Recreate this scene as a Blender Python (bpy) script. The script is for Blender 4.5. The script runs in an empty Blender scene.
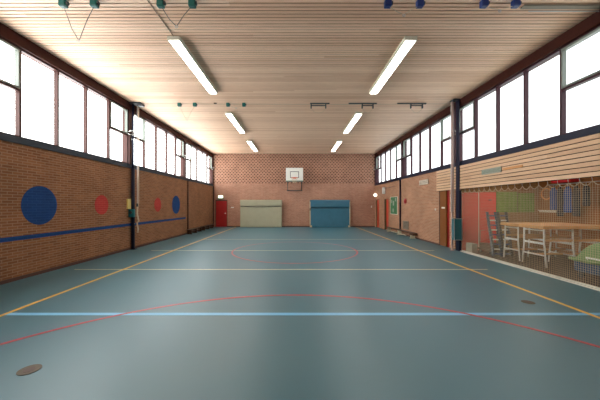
import bpy, bmesh, math, random
from mathutils import Vector, Matrix
random.seed(4)
C = bpy.context.scene.collection
PI = math.pi
XL, XR, YB, YF, H, ZC = -6.11, 5.89, 20.37, -2.5, 5.42, 1.66

# ------------------------------------------------------------------ materials
def mat(name, col, rough=.6, metal=0, emit=None, estr=0, noise=0, nscale=20, bump=0, stretch=(1,1,1), spec=.5):
    m = bpy.data.materials.new(name); m.use_nodes = True
    nt = m.node_tree; N = nt.nodes; L = nt.links; b = N['Principled BSDF']
    b.inputs['Base Color'].default_value = (*col, 1); b.inputs['Roughness'].default_value = rough
    b.inputs['Metallic'].default_value = metal; b.inputs['Specular IOR Level'].default_value = spec
    if emit: b.inputs['Emission Color'].default_value = (*emit, 1); b.inputs['Emission Strength'].default_value = estr
    tc = N.new('ShaderNodeTexCoord'); mp = N.new('ShaderNodeMapping'); L.new(tc.outputs['Object'], mp.inputs[0])
    mp.inputs['Scale'].default_value = stretch
    nz = N.new('ShaderNodeTexNoise'); nz.inputs['Scale'].default_value = nscale; nz.inputs['Detail'].default_value = 4
    L.new(mp.outputs[0], nz.inputs['Vector'])
    if noise:
        mx = N.new('ShaderNodeMix'); mx.data_type = 'RGBA'
        L.new(nz.outputs[0], mx.inputs['Factor'])
        mx.inputs[6].default_value = (*[max(0, c*(1-noise)) for c in col], 1)
        mx.inputs[7].default_value = (*[min(1, c*(1+noise)) for c in col], 1)
        L.new(mx.outputs[2], b.inputs['Base Color'])
    if bump:
        bp = N.new('ShaderNodeBump'); bp.inputs['Strength'].default_value = bump; bp.inputs['Distance'].default_value = .02
        L.new(nz.outputs[0], bp.inputs['Height']); L.new(bp.outputs[0], b.inputs['Normal'])
    return m

def brick(name, axis, c1, c2, mortar, ox=0, oz=0):
    m = bpy.data.materials.new(name); m.use_nodes = True
    nt = m.node_tree; N = nt.nodes; L = nt.links; b = N['Principled BSDF']
    tc = N.new('ShaderNodeTexCoord'); sp = N.new('ShaderNodeSeparateXYZ'); cb = N.new('ShaderNodeCombineXYZ')
    L.new(tc.outputs['Object'], sp.inputs[0])
    mp = N.new('ShaderNodeMapping'); mp.inputs['Location'].default_value = (ox, oz, 0)
    L.new(sp.outputs[axis], cb.inputs[0]); L.new(sp.outputs[2], cb.inputs[1]); L.new(cb.outputs[0], mp.inputs[0])
    t = N.new('ShaderNodeTexBrick'); L.new(mp.outputs[0], t.inputs['Vector'])
    t.inputs['Color1'].default_value = (*c1, 1); t.inputs['Color2'].default_value = (*c2, 1); t.inputs['Mortar'].default_value = (*mortar, 1)
    t.inputs['Scale'].default_value = 1; t.inputs['Brick Width'].default_value = .22; t.inputs['Row Height'].default_value = .0625
    t.inputs['Mortar Size'].default_value = .008; t.inputs['Mortar Smooth'].default_value = .3; t.inputs['Bias'].default_value = 0
    nz = N.new('ShaderNodeTexNoise'); nz.inputs['Scale'].default_value = 1.3; nz.inputs['Detail'].default_value = 6
    L.new(tc.outputs['Object'], nz.inputs['Vector'])
    mr = N.new('ShaderNodeMapRange'); mr.inputs[3].default_value = .72; mr.inputs[4].default_value = 1.28
    L.new(nz.outputs[0], mr.inputs[0])
    mx = N.new('ShaderNodeMix'); mx.data_type = 'RGBA'; mx.blend_type = 'MULTIPLY'; mx.inputs['Factor'].default_value = 1
    L.new(t.outputs['Color'], mx.inputs[6]); L.new(mr.outputs[0], mx.inputs[7]); L.new(mx.outputs[2], b.inputs['Base Color'])
    bp = N.new('ShaderNodeBump'); bp.invert = True; bp.inputs['Strength'].default_value = .5; bp.inputs['Distance'].default_value = .006
    L.new(t.outputs['Fac'], bp.inputs['Height']); L.new(bp.outputs[0], b.inputs['Normal'])
    b.inputs['Roughness'].default_value = .75; b.inputs['Specular IOR Level'].default_value = .25
    return m

def plank(name, axis, pitch, c1, c2, c3, rough=.55, butt=4.2):
    """timber whose tone changes from board to board along `axis`, with grain and knots"""
    m = bpy.data.materials.new(name); m.use_nodes = True
    nt = m.node_tree; N = nt.nodes; L = nt.links; b = N['Principled BSDF']
    tc = N.new('ShaderNodeTexCoord'); sp = N.new('ShaderNodeSeparateXYZ'); L.new(tc.outputs['Object'], sp.inputs[0])
    dv = N.new('ShaderNodeMath'); dv.operation = 'DIVIDE'; dv.inputs[1].default_value = pitch; L.new(sp.outputs[axis], dv.inputs[0])
    fl = N.new('ShaderNodeMath'); fl.operation = 'FLOOR'; L.new(dv.outputs[0], fl.inputs[0])
    cb = N.new('ShaderNodeCombineXYZ'); L.new(fl.outputs[0], cb.inputs[0])
    other = 0 if axis != 0 else 1
    if axis == 2: other = 1
    # boards butt at lengths of about 4.2 m, staggered
    st = N.new('ShaderNodeMath'); st.operation = 'MULTIPLY_ADD'; L.new(fl.outputs[0], st.inputs[0]); st.inputs[1].default_value = 1.37; L.new(sp.outputs[other], st.inputs[2])
    d2 = N.new('ShaderNodeMath'); d2.operation = 'DIVIDE'; d2.inputs[1].default_value = butt; L.new(st.outputs[0], d2.inputs[0])
    f2 = N.new('ShaderNodeMath'); f2.operation = 'FLOOR'; L.new(d2.outputs[0], f2.inputs[0]); L.new(f2.outputs[0], cb.inputs[1])
    wn = N.new('ShaderNodeTexWhiteNoise'); wn.noise_dimensions = '3D'; L.new(cb.outputs[0], wn.inputs['Vector'])
    cr = N.new('ShaderNodeValToRGB'); L.new(wn.outputs['Value'], cr.inputs[0])
    e = cr.color_ramp.elements; e[0].color = (*c1, 1); e[1].color = (*c2, 1); k = e.new(.5); k.color = (*c3, 1)
    mp = N.new('ShaderNodeMapping'); sc = [1, 1, 1]; sc[other] = .06; mp.inputs['Scale'].default_value = sc
    L.new(tc.outputs['Object'], mp.inputs[0])
    nz = N.new('ShaderNodeTexNoise'); nz.inputs['Scale'].default_value = 45; nz.inputs['Detail'].default_value = 3; L.new(mp.outputs[0], nz.inputs['Vector'])
    mr = N.new('ShaderNodeMapRange'); mr.inputs[3].default_value = .84; mr.inputs[4].default_value = 1.16; L.new(nz.outputs[0], mr.inputs[0])
    mx = N.new('ShaderNodeMix'); mx.data_type = 'RGBA'; mx.blend_type = 'MULTIPLY'; mx.inputs['Factor'].default_value = 1
    L.new(cr.outputs[0], mx.inputs[6]); L.new(mr.outputs[0], mx.inputs[7]); L.new(mx.outputs[2], b.inputs['Base Color'])
    b.inputs['Roughness'].default_value = rough; b.inputs['Specular IOR Level'].default_value = .3
    return m

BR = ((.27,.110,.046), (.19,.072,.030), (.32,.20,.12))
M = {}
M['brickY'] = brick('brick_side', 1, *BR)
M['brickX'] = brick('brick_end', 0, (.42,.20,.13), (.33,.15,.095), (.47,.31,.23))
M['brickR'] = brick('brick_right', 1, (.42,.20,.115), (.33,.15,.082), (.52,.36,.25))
M['blueB'] = brick('blue_painted_brick', 1, (.005,.042,.17), (.004,.036,.14), (.010,.06,.20))
M['redB'] = brick('red_painted_brick', 1, (.42,.035,.03), (.37,.03,.025), (.46,.06,.05))
M['ceil'] = plank('pine_ceiling', 1, .098, (.76,.48,.32), (.93,.66,.48), (.85,.57,.40), butt=14)
M['slat'] = plank('pine_wall_slats', 2, .105, (.60,.37,.23), (.70,.46,.30), (.65,.42,.26))
M['dark'] = mat('gap_shade_backing', (.010,.006,.004), .9, spec=.1)  # near-black: shade inside gaps and cavities is put into the colour
M['beam'] = mat('stained_beam', (.045,.010,.006), .6, spec=.12, noise=.3, nscale=8)
M['mull'] = mat('stained_mullion', (.06,.022,.018), .5, spec=.2, noise=.2)
M['mullR'] = mat('stained_mullion_right', (.045,.012,.018), .5, spec=.2, noise=.2)
M['sill'] = mat('slate_sill', (.03,.037,.05), .5, spec=.2, noise=.2)
M['sash'] = mat('grey_green_sash', (.15,.165,.14), .45)
M['navy'] = mat('navy_steel', (.005,.007,.026), .5, noise=.2, spec=.25)
M['chrome'] = mat('chrome', (.75,.74,.72), .25, 1)
M['galv'] = mat('galvanised_steel', (.50,.48,.48), .4, .6)
M['green'] = mat('green_enamel', (.005,.10,.085), .4)
M['blue'] = mat('blue_enamel', (.008,.03,.16), .4)
M['grey'] = mat('dark_grey_enamel', (.055,.06,.065), .45)
M['white'] = mat('white_enamel', (.72,.71,.67), .4)
M['cream'] = mat('cream_enamel', (.62,.58,.47), .45)
M['lamp'] = mat('lamp_diffuser', (.9,.9,.88), .5, emit=(1,.97,.92), estr=5)
M['storefill'] = mat('storage_fill_glow', (.9,.9,.88), .5, emit=(1,.9,.75), estr=6)  # glow of the added fill lights in the storage bay
M['exit'] = mat('lit_sign_panel', (.8,.9,.7), .5, emit=(.85,1,.6), estr=.5)
M['globe'] = mat('lit_globe', (.9,.9,.85), .4, emit=(1,.93,.8), estr=.7)
M['red'] = mat('red_door_paint', (.36,.012,.012), .4, noise=.12, nscale=4)
M['orange'] = mat('orange_red_door_paint', (.62,.07,.03), .4, noise=.12, nscale=4)
M['jamb'] = mat('dark_jamb', (.09,.07,.03), .6)
M['dframe'] = mat('dark_door_frame', (.07,.025,.015), .6)
M['brown'] = plank('varnished_brown_wood', 1, .6, (.20,.07,.015), (.24,.085,.02), (.22,.075,.018), .4)
M['benchwood'] = mat('bench_wood', (.075,.033,.018), .5, noise=.3, nscale=12)
M['benchwood2'] = mat('bench_pale_wood', (.62,.55,.38), .5, noise=.15, nscale=12)
M['yellow'] = mat('yellow_plastic', (.78,.60,.20), .5)
M['teal'] = mat('teal_plastic', (.008,.16,.18), .45)
M['tealR'] = mat('teal_pad_vinyl', (.012,.125,.16), .4)
M['rope'] = mat('natural_rope', (.60,.48,.36), .9, noise=.2, nscale=60)
M['ropeP'] = mat('pinkish_pole_paint', (.62,.44,.40), .5)
M['pole'] = mat('pale_pole', (.62,.55,.54), .35, .3)
M['ycream'] = mat('cream_canvas', (.37,.35,.245), .75, noise=.1, nscale=3, bump=.5)
M['bcanvas'] = mat('blue_vinyl', (.035,.14,.21), .5, noise=.15, nscale=3, bump=.4)
M['seam'] = mat('dark_seam', (.03,.05,.05), .7)
M['patch'] = mat('beige_corner_patch', (.55,.44,.28), .7)
M['netw'] = mat('pale_net_cord', (.58,.46,.31), .9)
M['railw'] = mat('worn_white_rail', (.60,.57,.48), .6, noise=.2, nscale=10)
M['boardg'] = mat('green_pin_board', (.05,.17,.07), .7, noise=.5, nscale=14)
M['bell'] = mat('red_bell', (.35,.012,.015), .3)
M['ventg'] = mat('weathered_grille', (.24,.20,.15), .6)
M['ventp'] = mat('pale_grille', (.66,.58,.48), .6)
M['ventgg'] = mat('grey_green_grille', (.30,.34,.28), .6)
M['patchw'] = mat('orange_pine_patch', (.62,.28,.10), .5, noise=.1)
M['storebrick'] = brick('storage_brick', 0, (.34,.19,.08), (.28,.15,.06), (.36,.23,.12))
M['storebrickY'] = plank('storage_boarding', 1, .6, (.26,.10,.03), (.32,.13,.04), (.29,.115,.035))
M['rdoor'] = mat('red_storage_panel', (.78,.035,.035), .6, noise=.15, nscale=3)
M['olive'] = mat('olive_green_panel', (.17,.28,.05), .7, noise=.3, nscale=6)
M['toptim'] = mat('beech_top', (.70,.36,.13), .45, noise=.2, nscale=6, stretch=(1,8,1))
M['wsteel'] = mat('white_painted_steel', (.78,.78,.73), .4)
M['concrete'] = mat('grey_block', (.32,.30,.25), .9, noise=.2)
M['greencov'] = mat('green_canvas_cover', (.17,.27,.10), .7, noise=.25, nscale=5, bump=.5)
M['bluecart'] = mat('blue_crate_plastic', (.025,.07,.13), .5)
M['indigo'] = mat('blue_cloth', (.03,.075,.24), .8, noise=.3, nscale=10)
M['darkcloth'] = mat('dark_cloth', (.03,.03,.04), .85)
M['redcloth'] = mat('red_cloth', (.6,.02,.03), .8)
M['orangep'] = mat('orange_hoop_plastic', (.75,.28,.06), .4)
M['rimred'] = mat('orange_rim', (.75,.10,.04), .4)
M['sockets'] = mat('floor_socket_brass', (.10,.075,.045), .6, .1, noise=.3, nscale=40)
M['boardw'] = mat('white_backboard', (.80,.80,.76), .4)
M['markb'] = mat('black_marking', (.05,.06,.06), .5)
M['pad'] = mat('grey_green_pad', (.14,.19,.15), .6)
M['lyellow'] = mat('yellow_line_paint', (.82,.46,.06), .4)
M['lpale'] = mat('pale_yellow_line_paint', (.62,.58,.36), .33)
M['lblue'] = mat('light_blue_line_paint', (.20,.52,.78), .4)
M['lred'] = mat('red_line_paint', (.46,.035,.05), .33)

def floor_mat():
    m = mat('blue_sports_floor', (.062,.125,.150), .34, spec=.75)
    nt = m.node_tree; N = nt.nodes; L = nt.links; b = N['Principled BSDF']
    tc = N.new('ShaderNodeTexCoord')
    a = N.new('ShaderNodeTexNoise'); a.inputs['Scale'].default_value = .55; a.inputs['Detail'].default_value = 3; a.inputs['Roughness'].default_value = .65
    L.new(tc.outputs['Object'], a.inputs['Vector'])
    cr = N.new('ShaderNodeValToRGB'); L.new(a.outputs[0], cr.inputs[0])
    e = cr.color_ramp.elements; e[0].position = .2; e[0].color = (.048,.145,.185,1); e[1].position = .8; e[1].color = (.058,.160,.200,1)
    L.new(cr.outputs[0], b.inputs['Base Color'])
    b.inputs['Roughness'].default_value = .40
    return m
M['floor'] = floor_mat()

def glass():
    m = bpy.data.materials.new('window_glass'); m.use_nodes = True
    nt = m.node_tree; N = nt.nodes; L = nt.links; N.remove(N['Principled BSDF'])
    o = N['Material Output']; t = N.new('ShaderNodeBsdfTransparent'); t.inputs[0].default_value = (.96,.98,.98,1)
    g = N.new('ShaderNodeBsdfGlossy'); g.inputs['Roughness'].default_value = .1; mx = N.new('ShaderNodeMixShader'); mx.inputs[0].default_value = .06
    L.new(t.outputs[0], mx.inputs[1]); L.new(g.outputs[0], mx.inputs[2]); L.new(mx.outputs[0], o.inputs[0])
    return m
M['glass'] = glass()

# ------------------------------------------------------------------ helpers
def tag(o, label=None, cat=None, group=None, kind=None):
    if label: o['label'] = label
    if cat: o['category'] = cat
    if group: o['group'] = group
    if kind: o['kind'] = kind
    return o
def empty(name, loc, label, cat, group=None, kind=None):
    o = bpy.data.objects.new(name, None); C.objects.link(o); o.location = loc; o.empty_display_size = .1
    return tag(o, label, cat, group, kind)
class MB:
    def __init__(s): s.b = bmesh.new()
    def box(s, x0, x1, y0, y1, z0, z1):
        v = [s.b.verts.new(p) for p in ((x0,y0,z0),(x1,y0,z0),(x1,y1,z0),(x0,y1,z0),(x0,y0,z1),(x1,y0,z1),(x1,y1,z1),(x0,y1,z1))]
        for f in ((3,2,1,0),(4,5,6,7),(0,1,5,4),(1,2,6,5),(2,3,7,6),(3,0,4,7)): s.b.faces.new([v[i] for i in f])
        return s
    def tube(s, pts, r, n=8, closed=False):
        pts = [Vector(p) for p in pts]; rings = []; N = len(pts)
        prev = None
        for i, p in enumerate(pts):
            if closed: d = pts[(i+1) % N] - pts[i-1]
            else: d = pts[min(i+1, N-1)] - pts[max(i-1, 0)]
            d.normalize()
            u = (prev if prev is not None else (Vector((0,0,1)) if abs(d.z) < .9 else Vector((1,0,0))))
            u = (u - d*u.dot(d)).normalized(); prev = u; w = d.cross(u)
            rings.append([s.b.verts.new(p + r*(math.cos(2*PI*k/n)*u + math.sin(2*PI*k/n)*w)) for k in range(n)])
        for i in range(N if closed else N-1):
            a, c = rings[i], rings[(i+1) % N]
            for k in range(n): s.b.faces.new((a[k], a[(k+1)%n], c[(k+1)%n], c[k]))
        if not closed:
            s.b.faces.new(rings[0][::-1]); s.b.faces.new(rings[-1])
        return s
    def disc(s, c, axis, r, t, n=40):
        """flat round plate of thickness t along axis"""
        d = Vector(axis).normalized(); u = d.orthogonal().normalized(); w = d.cross(u); c = Vector(c)
        A = [s.b.verts.new(c + r*(math.cos(2*PI*k/n)*u + math.sin(2*PI*k/n)*w)) for k in range(n)]
        B = [s.b.verts.new(v.co + d*t) for v in A]
        s.b.faces.new(A[::-1]); s.b.faces.new(B)
        for k in range(n): s.b.faces.new((A[k], A[(k+1)%n], B[(k+1)%n], B[k]))
        return s
    def band(s, cx, cy, r0, r1, a0, a1, z0, z1, n=120):
        """flat arc band on the floor"""
        R = []
        for k in range(n+1):
            a = a0 + (a1-a0)*k/n; c, q = math.cos(a), math.sin(a)
            R.append([s.b.verts.new((cx+r*c, cy+r*q, z)) for r, z in ((r0,z0),(r1,z0),(r1,z1),(r0,z1))])
        for k in range(n):
            for j in range(4): s.b.faces.new((R[k][j], R[k+1][j], R[k+1][(j+1)%4], R[k][(j+1)%4]))
        s.b.faces.new(R[0][::-1]); s.b.faces.new(R[-1]); return s
    def sphere(s, c, r, sc=(1,1,1)):
        bmesh.ops.create_uvsphere(s.b, u_segments=20, v_segments=12, radius=r, matrix=Matrix.Translation(c) @ Matrix.Diagonal((*sc,1))); return s
    def build(s, name, m, parent=None, bevel=0, smooth=False, seg=2):
        bmesh.ops.recalc_face_normals(s.b, faces=s.b.faces)
        me = bpy.data.meshes.new(name); s.b.to_mesh(me); s.b.free(); me.materials.append(m)
        o = bpy.data.objects.new(name, me); C.objects.link(o)
        if smooth:
            for p in me.polygons: p.use_smooth = True
        if bevel:
            q = o.modifiers.new('bevel', 'BEVEL'); q.width = bevel; q.segments = seg; q.limit_method = 'ANGLE'
        if parent:
            o.parent = parent
            o.matrix_parent_inverse = Matrix.Translation(-Vector(parent.location)) if parent.type == 'EMPTY' else Matrix.Identity(4)
        return o
def BX(*a): return MB().box(*a)
def struct(o, label, cat='wall'): return tag(o, label, cat, kind='structure')
def copy_tree(o, parent=None, off=(0,0,0)):
    c = o.copy(); C.objects.link(c)
    if parent: c.parent = parent
    else: c.location = Vector(o.location) + Vector(off)
    for ch in list(o.children): copy_tree(ch, c)
    return c

# ------------------------------------------------------------------ floor with court lines
fl = struct(BX(XL-.3, 9.0, YF, YB+.3, -.2, 0).build('floor', M['floor']), 'blue-grey sports floor with coloured court lines', 'floor')
def line(x0, x1, y0, y1, m, z=.0012): return BX(x0, x1, y0, y1, -.01, z).build('court_line', M[m], fl)
line(-4.435, -4.365, YF+.3, YB-.1, 'lyellow', .0014)['label'] = 'left yellow sideline'
line(4.415, 4.485, YF+.3, YB-.1, 'lyellow', .0014)['label'] = 'right yellow sideline'
line(-4.365, 4.75, 4.12, 4.215, 'lblue')['label'] = 'light blue line'
line(-5.65, 4.9, 7.0, 7.06, 'lpale'); line(-5.2, 5.0, 9.88, 9.94, 'lpale'); line(-4.4, 4.45, 13.07, 13.13, 'lpale')
line(-4.4, 4.45, 1.0, 1.06, 'lpale')
MB().band(0, .70, 4.31, 4.365, .38, PI-.38, -.01, .0018).build('court_arc', M['lred'], fl)['label'] = 'large red arc'
MB().band(-.03, 9.97, 2.19, 2.24, 0, 2*PI-.001, -.01, .0018).build('court_circle', M['lred'], fl)['label'] = 'red centre circle'
for x, y, lab in ((-2.67, 2.76, 'round brass floor socket cover at near left of the sports floor'),
                  (3.95, 4.67, 'round brown floor socket cover at right near the yellow sideline')):
    e = empty('floor_socket', (x, y, 0), lab, 'floor socket')
    MB().disc((x, y, 0), (0,0,1), .095, .004).build('cover', M['sockets'], e)
    MB().disc((x, y, .004), (0,0,1), .05, .0015, 24).build('centre_cap', M['benchwood'], e)

# ------------------------------------------------------------------ walls
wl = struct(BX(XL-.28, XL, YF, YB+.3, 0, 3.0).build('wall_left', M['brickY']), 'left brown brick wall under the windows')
def painted(name, y, z, r, m, lab):
    o = MB().disc((XL, y, z), (1,0,0), r, .004, 64).build(name, M[m], wl); o['label'] = lab
painted('painted_disc', 6.58, 1.64, .462, 'blueB', 'big blue painted disc')
painted('painted_disc', 8.67, 1.65, .305, 'redB', 'red painted disc')
painted('painted_disc', 12.2, 1.65, .305, 'redB', 'red painted disc')
painted('painted_disc', 14.07, 1.65, .462, 'blueB', 'blue painted disc')
BX(XL, XL+.004, YF+.1, 15.3, .87, .965).build('painted_stripe', M['blueB'], wl)['label'] = 'blue painted stripe'
struct(BX(XL, XL+.03, YF, YB, 0, .075).build('baseboard_left', M['dframe']), 'dark skirting along the left wall', 'baseboard')
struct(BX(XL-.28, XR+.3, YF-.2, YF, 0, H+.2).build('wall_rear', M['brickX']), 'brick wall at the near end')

# far wall: plain below, openwork brick above (real gaps)
b = MB()
dx0, dx1 = -5.93, -5.05
b.box(XL-.28, dx0, YB, YB+.3, 0, 3.18).box(dx0, dx1, YB, YB+.3, 2.0, 3.18).box(dx1, XR+.3, YB, YB+.3, 0, 3.18)
wb = struct(b.build('wall_back', M['brickX']), 'far brick wall with openwork brick pattern in its upper half')
b = MB(); rows = int((H-3.18)/.0625)+1
for j in range(rows):
    z = 3.18 + j*.0625; z1 = min(z+.0625, H)
    if j % 2 == 0 or z1-z < .03: b.box(XL, XR, YB, YB+.09, z, max(z1, z+.005)); continue
    x = XL - (.12 if j % 4 == 1 else 0)
    while x < XR:
        b.box(max(x, XL), min(x+.13, XR), YB, YB+.09, z, z1); x += .24
b.build('openwork_brick', M['brickX'], wb)
BX(XL-.28, XR+.3, YB+.12, YB+.3, 3.18, H+.1).build('cavity_backing', M['dark'], wb)  # shade of the openwork cavity put into the backing colour
struct(BX(dx1, XR, YB-.02, YB, 0, .07).build('baseboard_back', M['dframe']), 'dark skirting along the far wall', 'baseboard')

# right wall with openings
b = MB()
d = [(17.40, 18.22, 2.02), (19.32, 20.08, 2.02)]
b.box(XR, XR+.28, 11.22, 17.40, 0, 3.05)
b.box(XR, XR+.28, 18.22, 19.32, 0, 3.05).box(XR, XR+.28, 20.08, YB+.3, 0, 3.05)
for y0, y1, z in d: b.box(XR, XR+.28, y0, y1, z, 3.05)
b.box(XR, XR+.28, 10.15, 10.52, 0, 2.24)
b.box(XR+.02, XR+.28, 3.2, 11.22, 2.24, 3.05)
b.box(XR, XR+.28, YF, 3.2, 0, 3.05)
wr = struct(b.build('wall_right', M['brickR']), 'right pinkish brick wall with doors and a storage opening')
struct(BX(XR-.02, XR, 11.25, 17.38, 0, .06).build('baseboard_right', M['dframe']), 'dark skirting along the right wall', 'baseboard')
def wall_door(n, y0, y1, z, m, lab, inset=.12, jm='jamb'):
    e = empty('door_%d' % n, (XR, (y0+y1)/2, 0), lab, 'door', kind='structure')
    BX(XR+inset, XR+inset+.045, y0+.03, y1-.03, .01, z-.03).build('leaf', M[m], e, .004)
    b = BX(XR+.005, XR+inset+.06, y0, y0+.03, 0, z).box(XR+.005, XR+inset+.06, y1-.03, y1, 0, z).box(XR+.005, XR+inset+.06, y0, y1, z-.03, z)
    b.build('door_frame', M[jm], e)
    MB().tube([(XR+inset, y0+.12, 1.02), (XR+inset-.05, y0+.12, 1.02), (XR+inset-.05, y0+.24, 1.02)], .011).build('door_handle', M['chrome'], e, smooth=True)
    BX(XR+inset+.06, XR+.28, y0, y1, 0, z).build('door_recess', M['dark'], e)  # box added behind the leaf to stop daylight leaking round it
    return e
wall_door(2, 17.40, 18.22, 2.02, 'orange', 'bright red door with dark jamb in the right wall beside the green board')
wall_door(3, 19.32, 20.08, 2.02, 'orange', 'orange-red door in the right wall nearest the far corner', .06)
e = empty('door_4', (XR, 10.96, 0), 'brown varnished door in the right wall beside the netted opening', 'door', kind='structure')
BX(XR-.01, XR+.035, 10.73, 11.2, .01, 2.2).build('leaf', M['brown'], e, .004)
BX(XR+.05, XR+.2, 10.52, 11.22, 0, 2.24).build('door_recess', M['red'], e)
BX(XR-.02, XR+.05, 11.2, 11.24, 0, 2.24).build('door_frame', M['dframe'], e)
BX(XR-.018, XR-.01, 10.82, 11.06, 1.50, 1.56).build('label_plate', M['white'], e)
# far red door
e = empty('door_1', ((dx0+dx1)/2, YB, 0), 'dark red door in the left corner of the far wall', 'door', kind='structure')
BX(dx0+.04, dx1-.04, YB+.02, YB+.065, .01, 1.93).build('leaf', M['red'], e, .004)
BX(dx0, dx0+.04, YB-.02, YB+.1, 0, 2.0).box(dx1-.04, dx1, YB-.02, YB+.1, 0, 2.0).box(dx0, dx1, YB-.02, YB+.1, 1.93, 2.0).build('door_frame', M['dframe'], e)
MB().tube([(dx1-.12, YB+.02, 1.02), (dx1-.12, YB-.03, 1.02), (dx1-.24, YB-.03, 1.02)], .011).build('door_handle', M['chrome'], e, smooth=True)

BX(dx0, dx1, YB+.1, YB+.3, 0, 2.0).build('door_recess', M['dark'], e)  # added blocker, keeps sky light from leaking under the leaf
# timber slat panel above opening
b = MB(); z = 2.2
for k in range(8):
    b.box(XR-.06, XR-.035, 2.2 if k else 2.2, 11.38, z+.012+k*.1045, z+.012+k*.1045+.086)
sp_ = struct(b.build('trim_1', M['slat']), 'horizontal pine slat panel over the storage opening', 'slat panel')
BX(XR-.035, XR, 2.2, 11.38, 2.2, 3.04).build('backing_board', M['dark'], sp_)
BX(XR-.075, XR-.058, 7.05, 7.72, 2.62, 2.68).build('repair_batten', M['patchw'], sp_)['label'] = 'orange repair batten'

# sills, top beams
struct(BX(XL-.28, XL+.03, YF, YB, 3.0, 3.15).build('trim_2', M['sill']), 'slate grey sill along the left windows', 'sill')
struct(BX(XR-.03, XR+.28, YF, YB, 3.05, 3.19).build('trim_3', M['navy']), 'navy sill along the right windows', 'sill')
struct(BX(XL-.28, XL+.02, YF, YB, 5.16, H).build('trim_4', M['beam']), 'dark red-brown beam over the left windows', 'beam')
struct(BX(XR-.02, XR+.28, YF, YB, 5.16, H).build('trim_5', M['beam']), 'dark red-brown beam over the right windows', 'beam')
struct(BX(XL-.28, XL, YF, -.1, 3.15, 5.16).build('wall_left_upper', M['brickY']), 'near end of the left wall above sill height')
struct(BX(XR, XR+.28, YF, -.1, 3.19, 5.16).build('wall_right_upper', M['brickR']), 'near end of the right wall above sill height')

# windows ----------------------------------------------------------
posts = [0.0, 5.085, 10.19, 15.25, 20.30]
tn = 6
for side in (-1, 1):
    X = XL if side < 0 else XR; mm = M['mull'] if side < 0 else M['mullR']
    zb = 3.15 if side < 0 else 3.19; zt = 5.16
    def xs(a, c): return (X - c, X - a) if side < 0 else (X + a, X + c)   # a..c metres outward of the wall face
    sname = 'left' if side < 0 else 'right'
    for i, p in enumerate(posts):
        q = xs(-.02, .26)
        o = BX(q[0], q[1], p-.09, p+.09 if i < 4 else YB, zb, zt).build('trim_%d' % tn, mm); tn += 1
        struct(o, 'red-brown window post in the %s wall, %s' % (sname, ['behind the camera end', 'nearest one in view', 'beside the apparatus pole', 'above the drain pipe', 'in the far corner'][i]), 'window post')
    for i in range(4):
        y0, y1 = posts[i]+.09, posts[i+1]-.09
        n = (i+1) + (0 if side < 0 else 4)
        e = empty('window_%d' % n, (X, (y0+y1)/2, zb), 'five-light window in the %s wall, %s' % (sname, ['bay nearest the camera end', 'second bay from the camera end', 'third bay from the camera end', 'bay at the far wall'][i]), 'window', kind='structure')
        q = xs(.05, .15)
        BX(q[0], q[1], y0, y1, zb, zb+.04).box(q[0], q[1], y0, y1, zt-.04, zt).box(q[0], q[1], y0, y0+.03, zb, zt).box(q[0], q[1], y1-.03, y1, zb, zt).build('window_frame', mm, e)
        w = (y1-y0)/5
        for k in range(1, 5):
            BX(q[0], q[1], y0+k*w-.026, y0+k*w+.026, zb+.04, zt-.04).build('mullion', mm, e)
        g = xs(.10, .106)
        for k in range(5):
            a, c = y0+k*w+.026, y0+(k+1)*w-.026
            if k in (0, 4):
                BX(q[0], q[1], a, c, 4.19, 4.24).build('transom', mm, e)
                s0 = xs(.03, .12)
                b = BX(s0[0], s0[1], a, c, 4.24, 4.28).box(s0[0], s0[1], a, c, zt-.08, zt-.04).box(s0[0], s0[1], a, a+.035, 4.28, zt-.08).box(s0[0], s0[1], c-.035, c, 4.28, zt-.08)
                sa = b.build('sash', M['sash'], e)
                BX(g[0], g[1], a, c, zb+.04, 4.19).build('pane', M['glass'], e)
                BX(g[0], g[1], a+.035, c-.035, 4.28, zt-.08).build('pane', M['glass'], e)
                yy = a+.02 if k == 0 else c-.02; dd = 1 if k == 0 else -1; xx = X - side*.03; xe = X - side*.14
                MB().tube([(X+side*.04, yy, 4.26), (xx, yy, 4.24), (xe, yy-dd*.04, 4.18), (xe, yy-dd*.05, 4.40), (xx, yy+dd*.02, 4.32)], .012, 6).build('window_opener', M['chrome'], e, smooth=True)
            else:
                BX(g[0], g[1], a, c, zb+.04, zt-.04).build('pane', M['glass'], e)

# ceiling ----------------------------------------------------------
b = MB(); y = YF; 
while y < YB-.001:
    b.box(XL, XR, y+.014, min(y+.084, YB), H, H+.012); y += .098
ce = struct(b.build('ceiling', M['ceil']), 'pine slat ceiling with dark gaps running across the hall', 'ceiling')
BX(XL-.28, XR+.28, YF-.2, YB+.3, H+.055, H+.2).build('roof_deck', M['dark'], ce)  # deck blackened so the slat gaps read as shaded

# ------------------------------------------------------------------ ceiling lights
def light_fixture(x, y0, lab):
    e = empty('ceiling_light', (x, y0, H), lab, 'ceiling light', 'fluorescent lights in two rows on the ceiling')
    BX(x-.14, x+.14, y0, y0+3.0, H-.09, H).build('housing', M['cream'], e, .006)
    for k in range(2):
        BX(x-.105, x+.105, y0+.03+k*1.485, y0+1.485+k*1.485-.014, H-.10, H-.09).build('diffuser', M['lamp'], e, .004)
for side, x in (('left', -2.72), ('right', 2.58)):
    for y0, w in ((6.13, 'nearest the camera'), (11.15, 'middle one'), (16.0, 'nearest the far wall')):
        light_fixture(x, y0, 'long white fluorescent ceiling light in the %s row, %s' % (side, w))
    if side == 'right': continue
    o = MB().tube([(x, -2.4, H-.006), (x, 6.13, H-.006)], .006, 8).build('conduit', M['benchwood'])
    tag(o, 'thin dark conduit on the ceiling leading to the nearest %s light' % side, 'conduit')

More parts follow.
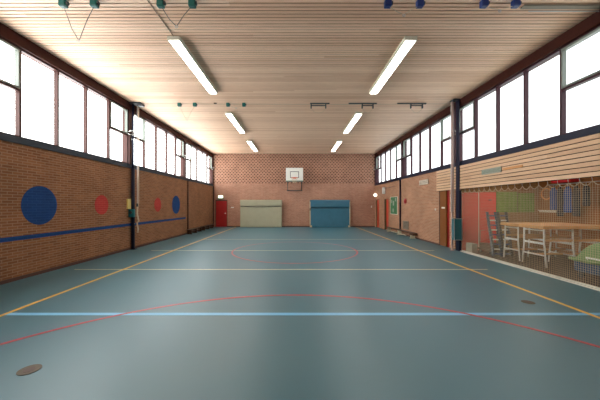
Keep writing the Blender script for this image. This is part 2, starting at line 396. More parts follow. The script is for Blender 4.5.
# ------------------------------------------------------------------ gymnastic suspensions on the ceiling
def suspension(x0, x1, y, m, dip, zlow, lab, grp, ox=0):
    e = empty('ring_suspension', ((x0+x1)/2, y, H), lab, 'ring suspension', grp)
    for x in (x0, x1):
        h = BX(x-.062, x+.062, y-.05, y+.05, H-.13, H).build('pulley_housing', M[m], e, .015)
        MB().disc((x+.06, y, H-.06), (1,0,0), .035, .025, 20).build('pulley_wheel', M['grey'], h)
    xc = (x0+x1)/2+ox
    MB().tube([(x0, y, H-.10), (x0+(xc-x0)*.55, y, H-.10-(H-.10-zlow)*.68), (xc-.01, y, zlow)], .006, 6).build('cord', M['grey'] if dip else M['rope'], e)
    MB().tube([(x1, y, H-.10), (x1+(xc-x1)*.5, y, H-.10-(H-.10-zlow)*.45), (xc+.01, y, zlow)], .006, 6).build('cord', M['grey'] if dip else M['rope'], e)
    MB().tube([(xc+.022*math.cos(a*PI/6), y+.0, zlow-.02+.022*math.sin(a*PI/6)) for a in range(12)], .006, 6, True).build('ring', M['galv'], e)
g1 = 'ring suspensions in the near ceiling row'; g2 = 'ring suspensions in the far ceiling row'
suspension(-4.27, -3.70, 5.06, 'green', 1, 4.69, 'green pulley pair with a long dangling cord, nearest the left windows', g1)
suspension(-2.48, -1.90, 5.06, 'green', 1, 4.95, 'green pulley pair with short cord in the near row before the left light', g1)
suspension(1.70, 2.29, 5.06, 'blue', 0, 5.16, 'blue pulley pair with pale cord in the near row before the right light', g1)
suspension(3.47, 4.05, 5.06, 'blue', 0, 5.24, 'blue pulley pair in the near row, nearest the right windows', g1)
suspension(-4.30, -3.73, 10.19, 'green', 0, 4.80, 'small green pulley pair in the far row with cord hanging lowest, near left windows', g2)
suspension(-2.50, -1.91, 10.19, 'green', 0, 5.25, 'small green pulley pair in the far row above the middle left light', g2)
def bracket(x0, x1, y, lab, stub):
    e = empty('hanging_bracket', ((x0+x1)/2, y, H), lab, 'ceiling bracket', 'dark steel brackets in the far ceiling row')
    BX(x0-.04, x1+.14, y-.03, y+.03, H-.045, H-.0).build('mounting_plate', M['grey'], e, .004)
    MB().tube([(x0, y, H-.09), (x1, y, H-.09)], .022).build('cross_bar', M['grey'], e, smooth=True)
    for x in (x0, x1):
        BX(x-.022, x+.022, y-.03, y+.03, H-.20, H-.03).build('arm', M['grey'], e, .004)
        MB().tube([(x, y, H-.2), (x+(.12 if x == x0 else -.12), y, H-.34), ((x0+x1)/2, y, H-.37)], .005, 6).build('cord', M['rope'], e)
    if stub: BX(x0-.5, x0-.04, y-.02, y+.02, H-.04, H).build('side_rail', M['grey'], e)
bracket(.58, 1.12, 10.19, 'dark steel bracket in the far row above the basketball board', 0)
bracket(2.47, 2.87, 10.19, 'dark steel bracket in the far row above the middle right light', 1)
bracket(4.27, 4.70, 10.19, 'dark steel bracket in the far row closest to the right windows', 1)
o = MB().tube([(-5.75, 10.19, H-.03), (-2, 10.19, H-.04), (2, 10.19, H-.05), (5.6, 10.19, H-.03)], .008, 6).build('ceiling_cable', M['rope'])
tag(o, 'thin pale cable running across the ceiling between the two wall poles', 'cable')
e = empty('ceiling_track', (4.6, 5.2, H), 'grey metal track across the near right part of the ceiling', 'track')
BX(4.3, XR-.03, 5.16, 5.26, H-.03, H).build('track_rail', M['ventg'], e, .006)
MB().tube([(4.5, 5.31, H-.03), (XR-.03, 5.31, H-.03)], .009).build('track_tube', M['galv'], e)
o = BX(-3.02, -2.92, 10.15, 10.21, H-.04, H).build('junction_box', M['benchwood'], None, .005)
tag(o, 'tiny brown box on the ceiling between the two far green pulley pairs', 'junction box')

# ------------------------------------------------------------------ left apparatus pole
e = empty('apparatus_pole', (-6.0, 10.19, 0), 'navy steel pole on the left brick wall between the red discs', 'pole')
MB().tube([(-6.02, 10.19, 0), (-6.02, 10.19, 3.0)], .062, 16).build('shaft', M['navy'], e, smooth=True)
MB().tube([(-6.02, 10.19, 3.0), (-6.02, 10.19, H-.05)], .034, 16).build('upper_shaft', M['navy'], e, smooth=True)
BX(-6.10, -5.7, 10.07, 10.31, H-.05, H).box(-5.84, -5.62, 10.12, 10.26, H-.13, H-.05).build('ceiling_bracket', M['grey'], e, .01)
BX(-6.10, -5.92, 10.08, 10.30, 0, .015).build('foot_plate', M['navy'], e)
for zc in (4.05, .93): BX(-6.10, -5.95, 10.165, 10.215, zc, zc+.04).build('wall_clamp', M['chrome'], e)
e = empty('winch_box', (-5.98, 10.15, 1.2), 'teal winch box clamped to the navy pole on the left wall', 'winch')
BX(-6.09, -5.89, 10.02, 10.125, 1.20, 1.49).build('casing', M['teal'], e, .01)
MB().disc((-5.99, 10.02, 1.37), (0,-1,0), .05, .03, 20).build('drum', M['grey'], e)
e = empty('hanging_ropes', (-5.87, 10.19, 5.3), 'pale ropes hanging beside the navy pole on the left wall', 'rope')
for k in range(3):
    MB().tube([(-5.86+.025*k, 10.19+.03*(k%2), H-.12), (-5.86+.025*k, 10.19+.03*(k%2), 1.75), (-5.86+.015*k, 10.17, 1.5)], .014, 8).build('rope', M['pole'] if k < 2 else M['rope'], e, smooth=True)
MB().tube([(-5.84, 10.17, 1.66), (-5.85, 10.17, 1.30), (-5.80, 10.17, 1.05), (-5.86, 10.17, .98), (-5.82, 10.17, .75), (-5.84, 10.17, .62)], .026, 8).build('rope_knot', M['rope'], e, smooth=True)
BX(-5.87, -5.81, 10.13, 10.20, 1.58, 1.70).build('rope_clip', M['markb'], e, .006)
o = BX(XL, XL+.06, 9.94, 10.12, 1.50, 1.86).build('notice_holder', M['yellow'], None, .008)
tag(o, 'yellow holder on the left brick wall beside the navy pole', 'holder')

# pipes
def pipe(x, y, z1, r, m, lab):
    e = empty('wall_pipe', (x, y, 0), lab, 'pipe')
    MB().tube([(x, y, 0), (x, y, z1)], r, 12).build('pipe_tube', M[m], e, smooth=True)
    for z in (.5, 1.7, 2.7):
        MB().tube([(x, y, z), (x, y, z+.03)], r+.008, 12).build('pipe_clamp', M[m], e)
pipe(XL+.05, 15.50, 3.0, .036, 'dframe', 'thin dark pipe on the left wall where the blue stripe ends')
pipe(XL+.07, 20.28, 3.0, .04, 'dframe', 'dark pipe in the left far corner beside the red door')
pipe(XR-.05, 15.35, 3.05, .042, 'navy', 'thin navy pipe on the right wall beside the green board')

# benches
def bench(x0, x1, y0, y1, z, m, lab, rail=False):
    e = empty('gym_bench', ((x0+x1)/2, (y0+y1)/2, 0), lab, 'bench', None)
    BX(x0, x1, y0, y1, z-.035, z).build('seat', M[m], e, .008)
    xm = (x0+x1)/2
    for yy in (y0+.25, (y0+y1)/2, y1-.25):
        BX(x0+.02, x1-.02, yy-.03, yy+.03, .04, z-.035).box(x0-.0, x1, yy-.04, yy+.04, 0, .04).build('leg', M['benchwood2'] if rail else M[m], e, .004)
    if rail:
        BX(x0+.005, x0+.045, y0+.8, y1, .085, .115).build('balance_beam', M['benchwood2'], e)
        BX(x0+.01, x1-.01, y0-.05, y0+.35, z-.12, z-.036).build('hook_end', M['benchwood'], e, .01)
    else:
        BX(xm-.04, xm+.04, y0+.3, y1-.3, .1, .16).build('balance_beam', M[m], e)
bench(-6.02, -5.78, 15.1, 17.2, .27, 'benchwood', 'dark wooden bench against the left wall at the foot of the thin pipe')
bench(-6.02, -5.78, 17.35, 19.6, .27, 'benchwood', 'dark wooden bench against the left wall nearer the red door')
bench(5.58, 5.83, 13.15, 17.0, .29, 'benchwood', 'long bench with pale rail against the right wall under the green board', True)

# small wall fittings
e = empty('exit_sign', (-5.5, YB-.06, 2.1), 'lit emergency exit sign above the dark red door', 'sign')
BX(-5.74, -5.32, YB-.09, YB, 2.08, 2.13).box(-5.72, -5.34, YB-.05, YB, 2.13, 2.34).build('sign_base', M['pad'], e)
BX(-5.70, -5.36, YB-.085, YB-.05, 2.14, 2.33).build('lit_panel', M['exit'], e, .006)
MB().box(-5.545, -5.515, YB-.089, YB-.085, 2.17, 2.30).box(-5.58, -5.48, YB-.089, YB-.085, 2.245, 2.26).build('pictogram', M['green'], e)
def knob_plate(x, y, z, lab):
    e = empty('light_switch', (x, y, z), lab, 'switch')
    if abs(y-YB) < .1:
        BX(x-.1, x+.1, y-.03, y, z-.035, z+.035).build('switch_plate', M['white'], e, .01); BX(x-.04, x+.04, y-.038, y-.03, z-.02, z+.02).build('switch_rocker', M['cream'], e)
    else:
        BX(x-.03, x, y-.04, y+.04, z-.04, z+.04).build('switch_plate', M['white'], e, .01); BX(x-.038, x-.03, y-.02, y+.02, z-.025, z+.025).build('switch_rocker', M['cream'], e)
knob_plate(-4.67, YB, 1.44, 'white switch plate on the far wall between red door and cream mat')
e = empty('light_switch', (5.62, YB, 1.5), 'small white upright switch on the far wall near the right corner', 'switch')
BX(5.59, 5.66, YB-.03, YB, 1.43, 1.57).build('switch_plate', M['white'], e, .008)
BX(5.61, 5.64, YB-.036, YB-.03, 1.47, 1.53).build('switch_rocker', M['cream'], e)
knob_plate(XR, 11.55, 1.45, 'pale switch plate on the right brick wall beside the brown door')
e = empty('globe_lamp', (XR-.1, 19.95, 2.35), 'round glowing wall lamp in the far right corner above the orange-red door', 'wall lamp')
MB().disc((XR, 19.85, 2.34), (-1,0,0), .06, .05, 20).build('lamp_base', M['white'], e)
MB().sphere((XR-.13, 19.85, 2.34), .11).build('lamp_globe', M['globe'], e, smooth=True)
e = empty('wall_speaker', (XR, 18.1, 2.55), 'white box on a bracket on the right wall above the red doors', 'speaker')
BX(XR-.22, XR-.06, 17.85, 18.0, 2.35, 2.78).build('cabinet', M['white'], e, .01)
MB().tube([(XR, 17.6, 2.72), (XR-.14, 17.9, 2.72)], .012).tube([(XR-.02, 16.3, 2.75), (XR-.02, 17.6, 2.72)], .01).build('bracket_arm', M['grey'], e)
e = empty('pin_board', (XR, 16.4, 1.1), 'green pin board on the right wall between bright red door and navy pipe', 'board')
BX(XR-.03, XR, 15.85, 16.95, 1.10, 2.10).build('board_panel', M['boardg'], e)
b = BX(XR-.04, XR, 15.82, 15.85, 1.07, 2.13).box(XR-.04, XR, 16.95, 16.98, 1.07, 2.13).box(XR-.04, XR, 15.85, 16.95, 1.07, 1.10).box(XR-.04, XR, 15.85, 16.95, 2.10, 2.13); b.build('board_frame', M['ventp'], e)
for yy, zz, w, h in ((16.75, 1.75, .15, .2), (16.45, 1.6, .2, .28), (16.5, 1.2, .16, .22), (16.1, 1.85, .15, .2)):
    BX(XR-.034, XR-.03, yy-w/2, yy+w/2, zz, zz+h).build('paper_sheet', M['ventgg'], e)
e = empty('alarm_bell', (XR, 14.75, 1.8), 'round red alarm bell on the right wall beside the navy pipe', 'alarm bell')
MB().disc((XR, 14.72, 1.83), (-1,0,0), .15, .03, 32).build('back_plate', M['bell'], e)
MB().sphere((XR-.03, 14.72, 1.83), .11, (.55,1,1)).build('gong', M['bell'], e, smooth=True)
def grille(x, y0, y1, z0, z1, m, lab, n):
    e = empty('vent_grille', (x, (y0+y1)/2, z0), lab, 'vent')
    BX(x-.01, x, y0, y1, z0, z1).build('backing', M['dark'], e)
    BX(x-.025, x, y0, y0+.03, z0, z1).box(x-.025, x, y1-.03, y1, z0, z1).box(x-.025, x, y0, y1, z0, z0+.02).box(x-.025, x, y0, y1, z1-.02, z1).build('grille_frame', M[m], e)
    for k in range(n):
        z = z0+.02+(z1-z0-.04)*(k+.5)/n; h = (z1-z0-.04)/n*.36
        BX(x-.02, x-.008, y0+.03, y1-.03, z-h, z+h).build('louvre', M[m], e)
grille(XR, 14.30, 15.02, .34, .78, 'ventg', 'square weathered vent grille low on the right wall under the red bell', 8)
grille(XR, 12.18, 13.05, 2.57, 2.79, 'ventp', 'pale vent grille high on the right brick wall', 3)
grille(XR-.06, 7.78, 8.58, 2.58, 2.74, 'ventgg', 'grey-green vent grille set in the pine slat panel', 4)

# ------------------------------------------------------------------ basketball hoop
e = empty('basketball_hoop', (-.07, YB, 2.6), 'white basketball backboard with red rim on a steel wall frame', 'basketball hoop')
xb, yb = -.07, 19.2
BX(xb-.6, xb+.6, yb, yb+.03, 3.30, 4.22).build('backboard', M['boardw'], e, .006)
BX(xb-.31, xb+.31, yb-.003, yb, 3.93, 3.97).box(xb-.31, xb+.31, yb-.003, yb, 3.52, 3.56).box(xb-.31, xb-.27, yb-.003, yb, 3.56, 3.93).box(xb+.27, xb+.31, yb-.003, yb, 3.56, 3.93).build('target_square', M['markb'], e)
BX(xb-.61, xb+.61, yb-.03, yb+.05, 3.24, 3.33).build('edge_pad', M['pad'], e, .01)
rim = MB().tube([(xb+.225*math.cos(a*PI/16), yb-.33+.225*math.sin(a*PI/16), 3.50) for a in range(32)], .012, 8, True).build('rim', M['rimred'], e, smooth=True)
BX(xb-.1, xb+.1, yb-.13, yb, 3.46, 3.52).build('rim_bracket', M['rimred'], rim)
b = MB()
for k in range(12):
    for s in (1, -1):
        a = k*PI/6; pts = []
        for j in range(5):
            r = .22-.03*j; aa = a+s*j*PI/12; pts.append((xb+r*math.cos(aa), yb-.33+r*math.sin(aa), 3.49-.09*j))
        b.tube(pts, .004, 4)
b.build('hoop_net', M['netw'], e)
for x in (xb-.5, xb+.5):
    MB().tube([(x, yb+.03, 3.36), (x, YB, 2.72)], .022).build('lower_strut', M['grey'], e, smooth=True)
    MB().tube([(x, yb+.03, 4.1), (x, YB, 4.1)], .022).build('upper_strut', M['grey'], e, smooth=True)
    MB().tube([(x, YB-.03, 2.66), (x, YB-.03, 4.15)], .022).build('wall_upright', M['grey'], e, smooth=True)
MB().tube([(xb-.58, YB-.03, 2.69), (xb+.58, YB-.03, 2.69)], .028).build('wall_crossbar', M['grey'], e, smooth=True)

# ------------------------------------------------------------------ crash mats against far wall
def crash_mat(x0, x1, z1, m, lab, zs, sag, patches):
    y0, y1 = 19.98, 20.3
    e = empty('crash_mat', ((x0+x1)/2, y0, 0), lab, 'crash mat')
    o = BX(x0, x1, y0, y1, 0, zs).build('cushion', M[m], e, .035, seg=3)
    BX(x0-.01, x1+.01, y0-.02, y1, zs+.015, z1).build('cover_flap', M[m], e, .05 if not patches else .09, seg=4)
    n = 16
    MB().tube([(x0+.02+(x1-x0-.04)*k/n, y0-.015, zs+.01-sag*math.sin(PI*k/n)) for k in range(n+1)], .014, 6).build('cover_seam', M['seam'], e)
    if patches:
        for x, z in ((x0, .0), (x1-.13, .0)):
            BX(x-.008, x+.138, y0-.008, y0+.1, z, z+.15).build('corner_patch', M['patch'], e, .01)
        for x in (x0-.02, x1-.05):
            BX(x, x+.07, y0-.012, y1-.02, .17, z1-.12).build('edge_binding', M['patch'], e, .02)
        for z in (zs-.08, zs-.16):
            BX(x0-.03, x0+.09, y0-.03, y0+.02, z, z+.05).build('strap', M['dframe'], e)
    else:
        for k in range(3):
            x = x0+.45+k*1.05
            MB().tube([(x-.12, y0-.005, .01), (x, y0-.01, .06), (x+.3, y0-.005, .12)], .012, 6).build('cover_fold', M[m], e, smooth=True)
crash_mat(-4.03, -1.0, 2.0, 'ycream', 'large cream crash mat standing on edge against the far wall', 1.52, .05, False)
crash_mat(1.05, 3.97, 2.0, 'bcanvas', 'large blue crash mat with beige edges standing against the far wall', 1.40, .015, True)

# ------------------------------------------------------------------ right column, pole, pad
e = empty('steel_column', (5.8, 9.95, 0), 'dark navy steel column on the right wall at the edge of the net', 'column')
BX(5.80, 5.885, 9.74, 9.95, 0, 2.17).box(5.80, 5.815, 9.74, 9.95, 2.17, H-.04).build('shaft', M['navy'], e, .006)
BX(5.62, 5.86, 9.76, 10.02, H-.04, H).build('ceiling_bracket', M['grey'], e, .006)
e = empty('pulley_pole', (5.70, 9.98, 0), 'pale pinkish steel pole in front of the navy column on the right', 'pole')
MB().tube([(5.69, 9.98, 0), (5.69, 9.98, H-.04)], .030, 12).build('shaft', M['ropeP'], e, smooth=True)
MB().tube([(5.645, 9.98, 1.4), (5.645, 9.98, H-.06)], .012, 8).build('rope', M['pole'], e)
MB().tube([(5.735, 9.98, 1.4), (5.735, 9.98, H-.06)], .012, 8).build('rope', M['pole'], e)
MB().disc((5.69, 9.98, 0), (0,0,1), .07, .02, 20).build('foot', M['ropeP'], e)
e = empty('winch_box', (5.68, 9.9, .3), 'tall teal winch cover on the navy column beside the net', 'winch')
BX(5.54, 5.81, 9.60, 9.74, .42, 1.16).build('casing', M['tealR'], e, .008)
BX(5.53, 5.55, 9.59, 9.61, .41, 1.17).box(5.80, 5.82, 9.59, 9.61, .41, 1.17).box(5.55, 5.80, 9.59, 9.61, 1.155, 1.17).box(5.55, 5.80, 9.59, 9.61, .41, .425).build('casing_edge', M['galv'], e)

# ------------------------------------------------------------------ storage room behind the net
SX = 8.8; SY = 10.0
o = BX(XR+.28, SX, SY-.05, SY+.1, 0, 2.6).build('wall_storage_end', M['storebrick']); struct(o, 'tan end wall of the storage bay')
BX(XR+.2, XR+.28, SY-.05, SY+.1, 0, 2.24).build('wall_return', M['storebrick'], o)
BX(SX, SX+.15, 3.0, SY+.1, 0, 2.6).build('wall_storage_back', M['storebrickY']); struct(bpy.data.objects['wall_storage_back'], 'brown boarded back wall of the storage bay')
struct(BX(XR+.28, SX+.15, 2.9, 3.0, 0, 2.6).build('wall_storage_near', M['storebrick']), 'near wall of the storage bay')
struct(BX(XR+.28, SX+.15, 2.9, SY+.1, 2.6, 2.7).build('ceiling_storage', M['cream']), 'ceiling of the storage bay', 'ceiling')
e = empty('door_5', (6.6, SY-.05, 0), 'pair of red doors on the end wall behind the net', 'door', kind='structure')
for a, c in ((6.02, 6.585), (6.605, 7.22)):
    BX(a, c, SY-.10, SY-.05, .01, 2.1).build('leaf', M['rdoor'], e, .004)
BX(6.585, 6.605, SY-.105, SY-.05, .01, 2.1).build('cover_strip', M['ventp'], e)
MB().tube([(6.95, SY-.10, 1.82), (7.0, SY-.14, 1.82), (7.05, SY-.10, 1.82)], .015).build('door_handle', M['grey'], e)
e = empty('notice_board', (7.9, SY-.05, 1.4), 'olive green panel on the end wall behind the net', 'board')
BX(7.26, 8.0, SY-.08, SY-.05, 1.38, 2.12).build('board_panel', M['olive'], e)
BX(8.02, 8.62, SY-.08, SY-.05, 1.38, 2.08).build('board_panel', M['olive'], e)
BX(8.0, 8.02, SY-.09, SY-.05, 1.38, 2.1).build('divider', M['benchwood'], e)

for yy, w_ in ((8.6, 'farther one'), (5.6, 'nearer one')):  # unseen fill lights, added to brighten the storage bay
    e = empty('ceiling_light', (7.3, yy, 2.6), 'added unseen fill light on the storage ceiling behind the slat panel, '+w_, 'ceiling light')
    BX(7.23, 7.37, yy-.6, yy+.6, 2.55, 2.6).build('housing', M['cream'], e, .006)
    BX(7.24, 7.36, yy-.58, yy+.58, 2.52, 2.55).build('diffuser', M['storefill'], e, .01)
o = BX(6.02, 6.22, 9.38, 9.72, 0, .32).build('concrete_block', M['concrete'], None, .01); tag(o, 'pale grey block on the floor behind the net below the red doors', 'block')
e = empty('equipment_trolley', (6.6, 9.2, 0), 'low dark trolley behind the net between grey block and leaning racks', 'trolley')
BX(6.35, 7.0, 8.95, 9.6, .12, .17).build('deck', M['benchwood'], e, .005)
BX(6.38, 6.97, 9.0, 9.55, .17, .34).build('tray', M['benchwood'], e, .02)
for x in (6.42, 6.93):
    for y in (9.03, 9.52):
        MB().disc((x-.02, y, .06), (1,0,0), .06, .04, 20).build('wheel', M['markb'], e)
MB().tube([(6.42, 9.58, .17), (6.5, 9.68, .75), (6.9, 9.68, .75), (6.93, 9.58, .17)], .014).build('handle', M['ventg'], e)

def rack(x, y, dx, lab, m):
    e = empty('folded_ladder', (x, y, 0), lab, 'ladder', 'folded frames leaning behind the net')
    H_ = 1.42
    for s in (0, .26):
        MB().tube([(x+s, y, .02), (x+s+dx, y+.12, H_)], .04, 8).build('stile', M['bluecart'] if m else M['grey'], e)
    for k in range(9):
        t = (k+.6)/9.4
        MB().tube([(x+dx*t, y+.12*t, H_*t), (x+.26+dx*t, y+.12*t, H_*t)], .022, 8).build('rung', M['wsteel'] if k % 2 else M['indigo'], e)
rack(6.28, 8.72, -.12, 'blue and pale folded frame leaning behind the net beside the trolley', 1)
rack(6.62, 8.74, -.1, 'dark folded frame leaning behind the net beside the first white trestle', 0)

def trestle(y0, y1, lab, xe=8.3):
    e = empty('trestle_table', (6.5, (y0+y1)/2, 0), lab, 'trestle table', 'wooden topped white trestle tables behind the net')
    BX(6.40, xe, y0-.02, y1+.02, 1.02, 1.10).build('table_top', M['toptim'], e, .01)
    ym = (y0+y1)/2; w = (y1-y0)/2
    for x in (6.5, 7.25, 8.1):
        f = MB()
        for s in (-1, 1):
            MB_ = [(x, ym+s*w*.82, 1.02), (x, ym+s*w*.82, .62), (x, ym+s*w*1.0, .02)]
            MB().tube(MB_, .021, 8).build('leg', M['wsteel'], e, smooth=True)
        MB().tube([(x, ym-w*.82, .97), (x, ym+w*.82, .97)], .016, 8).build('top_rail', M['wsteel'], e)
        BX(x-.015, x+.015, ym-w*.84, ym+w*.84, .60, .66).build('middle_rail', M['wsteel'], e)
        MB().tube([(x, ym-w*.93, .32), (x, ym+w*.93, .32)], .016, 8).build('lower_rail', M['wsteel'], e)
    for s in (-1, 1):
        BX(6.53, 8.08, ym+s*w*.80-.02, ym+s*w*.80+.02, .69, .75).build('side_rail', M['toptim'], e)
    BX(6.53, 8.08, ym-.06, ym+.06, .30, .335).build('stretcher_board', M['toptim'], e)
trestle(7.97, 8.58, 'white trestle table with wooden top behind the net, beside the leaning frames')
trestle(7.12, 7.88, 'white trestle table with wooden top behind the net, second one nearer the camera')
trestle(6.25, 6.95, 'trestle table with wooden top behind the green covered cart', 8.3) if False else None

e = empty('covered_cart', (6.9, 5.9, 0), 'green canvas covered cart with blue base behind the net at right edge', 'cart')
BX(6.42, 7.5, 5.35, 6.35, .14, .46).build('crate', M['bluecart'], e, .03)
b = MB()
bmesh.ops.create_grid(b.b, x_segments=24, y_segments=24, size=1)
for v in b.b.verts:
    x, y = v.co.x, v.co.y; r = max(abs(x), abs(y)); rr = (x**4+y**4)**.25
    v.co.x = 6.96+x*.60; v.co.y = 5.85+y*.56
    v.co.z = .86 - .42*min(1, rr)**3.5 + .02*math.sin(9*x+4*y)*(1-.4*r)
for f in bmesh.ops.extrude_face_region(b.b, geom=list(b.b.faces))['geom']:
    if isinstance(f, bmesh.types.BMVert): f.co.z -= .06 if f.co.z < .5 else .03
b.build('canvas_cover', M['greencov'], e, smooth=True)
MB().tube([(6.40, 5.5, .44), (6.34, 5.5, .50), (6.34, 6.0, .50), (6.40, 6.0, .44)], .018).build('cart_handle', M['wsteel'], e)
for x in (6.5, 7.4):
    for y in (5.45, 6.25): MB().disc((x-.025, y, .07), (1,0,0), .07, .05, 20).build('wheel', M['markb'], e)

struct(BX(XR+.04, SX, 3.0, SY-.05, -.01, .004).build('floor_storage', mat('brown_storage_floor', (.06,.035,.02), .5, noise=.3, nscale=6)), 'brown floor of the storage bay', 'floor')
# things hung in the storage bay
e = empty('peg_rail', (8.75, 9.5, 1.4), 'pale rail with pegs on the boarded wall below the orange hoop', 'peg rail')
BX(SX-.03, SX, 8.95, 9.9, 1.38, 1.46).build('board', M['ventp'], e)
for k in range(7):
    y = 9.02+k*.135; MB().tube([(SX-.03, y, 1.42), (SX-.12, y, 1.46)], .012, 8).build('peg', M['wsteel'], e)
def hoop(y, z, r, lab):
    e = empty('gym_hoop', (SX-.04, y, z), lab, 'hoop', 'orange hoops hung on the storage wall')
    MB().tube([(SX-.04, y+r*math.cos(a*PI/16), z+r*math.sin(a*PI/16)) for a in range(32)], .022, 8, True).build('ring', M['orangep'], e, smooth=True)
    MB().tube([(SX, y, z+r-.01), (SX-.07, y, z+r-.04)], .008, 6).build('hook', M['galv'], e)
hoop(9.60, 2.03, .19, 'orange plastic hoop hanging on the storage wall beside the olive green panel')
hr = empty('hanging_rail', (8.5, 8.4, 2.3), 'steel clothes rail high on the storage wall', 'rail')
MB().tube([(SX-.22, 6.6, 2.32), (SX-.22, 9.35, 2.32)], .016, 8).build('bar', M['galv'], hr)
for y in (6.65, 9.3): MB().tube([(SX, y, 2.32), (SX-.22, y, 2.32)], .012, 8).build('rail_arm', M['galv'], hr)
def vest(y, m, z0, z1, w, lab):
    e = empty('hanging_bib', (SX-.22, y, z1), lab, 'bib', None)
    b = MB(); n = 10
    prof = [(0, .35), (.1, .8), (.25, 1), (.6, .92), (.9, 1.05), (1, .9)]
    rings = []
    for t, s in prof:
        z = z1 - .07 - (z1-.07-z0)*t; ring = []
        for k in range(20):
            a = 2*PI*k/20; rr = 1 + .12*math.sin(5*a+y*7)
            ring.append(b.b.verts.new((SX-.22+.06*rr*math.cos(a)*s, y+w/2*math.sin(a)*s*rr, z)))
        rings.append(ring)
    for i in range(len(rings)-1):
        for k in range(20): b.b.faces.new((rings[i][k], rings[i][(k+1)%20], rings[i+1][(k+1)%20], rings[i+1][k]))
    b.b.faces.new(rings[0]); b.b.faces.new(rings[-1][::-1])
    b.build('cloth', M[m], e, smooth=True)
    MB().tube([(SX-.22, y, z1-.06), (SX-.22, y, z1-.0), (SX-.22, y+.03, z1+.03)], .008, 6).build('hanger_hook', M['galv'], e)
vest(9.15, 'indigo', 1.48, 2.3, .22, 'blue cloth hanging on the storage rail nearest the orange hoop')
vest(8.92, 'darkcloth', 1.28, 2.3, .2, 'long dark cloth hanging on the storage rail beside the first blue cloth')
vest(8.66, 'indigo', 1.40, 2.3, .24, 'blue cloth hanging on the storage rail between two dark cloths')
vest(8.40, 'darkcloth', 1.30, 2.3, .2, 'dark cloth hanging on the storage rail before the gap of brown boarding')
vest(8.12, 'darkcloth', 1.62, 2.3, .2, 'short dark cloth hanging on the storage rail nearer the camera')
vest(7.55, 'benchwood', 1.5, 2.3, .2, 'brown cloth hanging on the storage rail, nearest the camera')
o = BX(SX-.36, SX-.06, 8.45, 9.1, 2.36, 2.46).build('folded_banner', M['redcloth'], None, .03); tag(o, 'bright red folded cloth lying on top of the clothes rail', 'cloth')

# ------------------------------------------------------------------ net
ne = empty('protective_net', (XR, 6.6, 0), 'pale square mesh net stretched across the storage opening', 'net')
Y0, Y1 = 3.3, 9.76; ZT = 2.13; px = XR-.015; pitch = .24
def wob(y, z): return px - .006*math.sin(y*5.3+z*1.7)*(1 - z/2.3)
def top(y):
    t = ((Y1-y)/pitch) % 1.0
    return ZT - .085*math.sin(PI*t)
b = MB(); r = .0019; st = .046
k = 0; y = Y1
def strand(pts, r):
    prev = None
    for p in pts:
        ring = [b.b.verts.new((p[0]+a, p[1]+c*(1 if pts[0][2] != pts[-1][2] else 0), p[2]+(0 if pts[0][2] != pts[-1][2] else c))) for a, c in ((-r,-r),(r,-r),(r,r),(-r,r))]
        if prev:
            for q in range(4): b.b.faces.new((prev[q], prev[(q+1)%4], ring[(q+1)%4], ring[q]))
        prev = ring
while y > Y0:
    zt = top(y); strand([(wob(y, zt*j/6), y, .05+(zt-.05)*j/6) for j in range(7)], r); y -= st
z = .06
while z < ZT-.10:
    n = int((Y1-Y0)/.2); strand([(wob(Y1-(Y1-Y0)*j/n, z), Y1-(Y1-Y0)*j/n, z) for j in range(n+1)], r); z += st
b.build('mesh', M['netw'], ne)
n = int((Y1-Y0)/.03)
MB().tube([(px, Y1-.03*j, top(Y1-.03*j)) for j in range(n+1)], .0075, 6).build('top_rope', M['netw'], ne)
y = Y1
while y > Y0:
    MB().tube([(XR-.03, y, 2.21), (px-.01, y, 2.18), (px, y, ZT)], .005, 6).build('hook', M['galv'], ne); y -= pitch
BX(XR-.07, XR-.03, Y0, Y1, 0, .025).box(XR-.005, XR+.035, Y0, Y1, 0, .05).build('bottom_rail', M['railw'], ne)

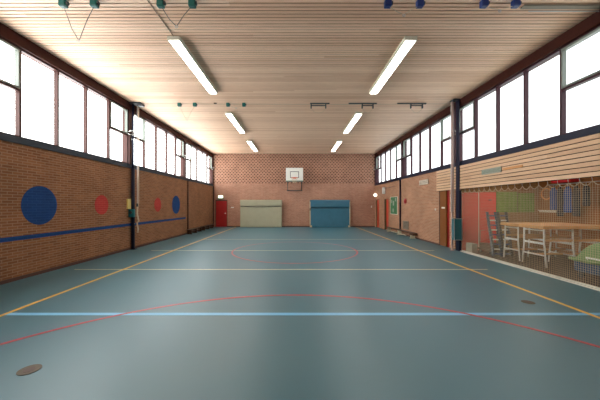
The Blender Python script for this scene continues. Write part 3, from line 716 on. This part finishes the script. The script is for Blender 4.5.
# ------------------------------------------------------------------ light
w = bpy.data.worlds.new('World'); bpy.context.scene.world = w; w.use_nodes = True
N = w.node_tree.nodes; L = w.node_tree.links; bg = N['Background']
tc = N.new('ShaderNodeTexCoord'); sp = N.new('ShaderNodeSeparateXYZ'); L.new(tc.outputs['Generated'], sp.inputs[0])
cr = N.new('ShaderNodeMapRange'); cr.interpolation_type = 'SMOOTHSTEP'; L.new(sp.outputs[0], cr.inputs[0])
cr.inputs[1].default_value = -.6; cr.inputs[2].default_value = .6; cr.inputs[3].default_value = 2.1; cr.inputs[4].default_value = .55
mx = N.new('ShaderNodeValToRGB'); mp = N.new('ShaderNodeMapRange'); L.new(sp.outputs[0], mp.inputs[0]); mp.inputs[1].default_value = -1
L.new(mp.outputs[0], mx.inputs[0]); mx.color_ramp.elements[0].color = (1,.99,.97,1); mx.color_ramp.elements[1].color = (.90,.97,1,1)
L.new(mx.outputs[0], bg.inputs[0]); gz = N.new('ShaderNodeMapRange'); gz.interpolation_type = 'SMOOTHSTEP'; L.new(sp.outputs[2], gz.inputs[0])
gz.inputs[1].default_value = -.1; gz.inputs[2].default_value = .1; gz.inputs[3].default_value = 1.2; gz.inputs[4].default_value = 1.0
mu = N.new('ShaderNodeMath'); mu.operation = 'MULTIPLY'; L.new(cr.outputs[0], mu.inputs[0]); L.new(gz.outputs[0], mu.inputs[1])
L.new(mu.outputs[0], bg.inputs[1])
for side, X in ((-1, XL-.26), (1, XR+.26)):
    ld = bpy.data.lights.new('sky_portal', 'AREA'); ld.shape = 'RECTANGLE'; ld.size = 20.3; ld.size_y = 2.0
    ld.cycles.is_portal = True
    lo = bpy.data.objects.new('sky_portal', ld); C.objects.link(lo); lo.location = (X, 10.2, 4.16)
    d = Vector((-side, 0, 0)); q = d.to_track_quat('-Z', 'Z'); lo.rotation_mode = 'QUATERNION'; lo.rotation_quaternion = q

# ------------------------------------------------------------------ camera
cd = bpy.data.cameras.new('camera'); cam = bpy.data.objects.new('camera', cd); C.objects.link(cam)
cam.location = (0, 0, ZC); cam.rotation_euler = (PI/2, 0, 0)
cd.sensor_width = 36; cd.lens = 275/600*36; cd.shift_x = 4.5/600; cd.shift_y = 4.5/600; cd.clip_start = .05
S = bpy.context.scene; S.camera = cam
S.view_settings.view_transform = 'Standard'; S.view_settings.look = 'None'; S.view_settings.gamma = 1; S.view_settings.exposure = 2.45
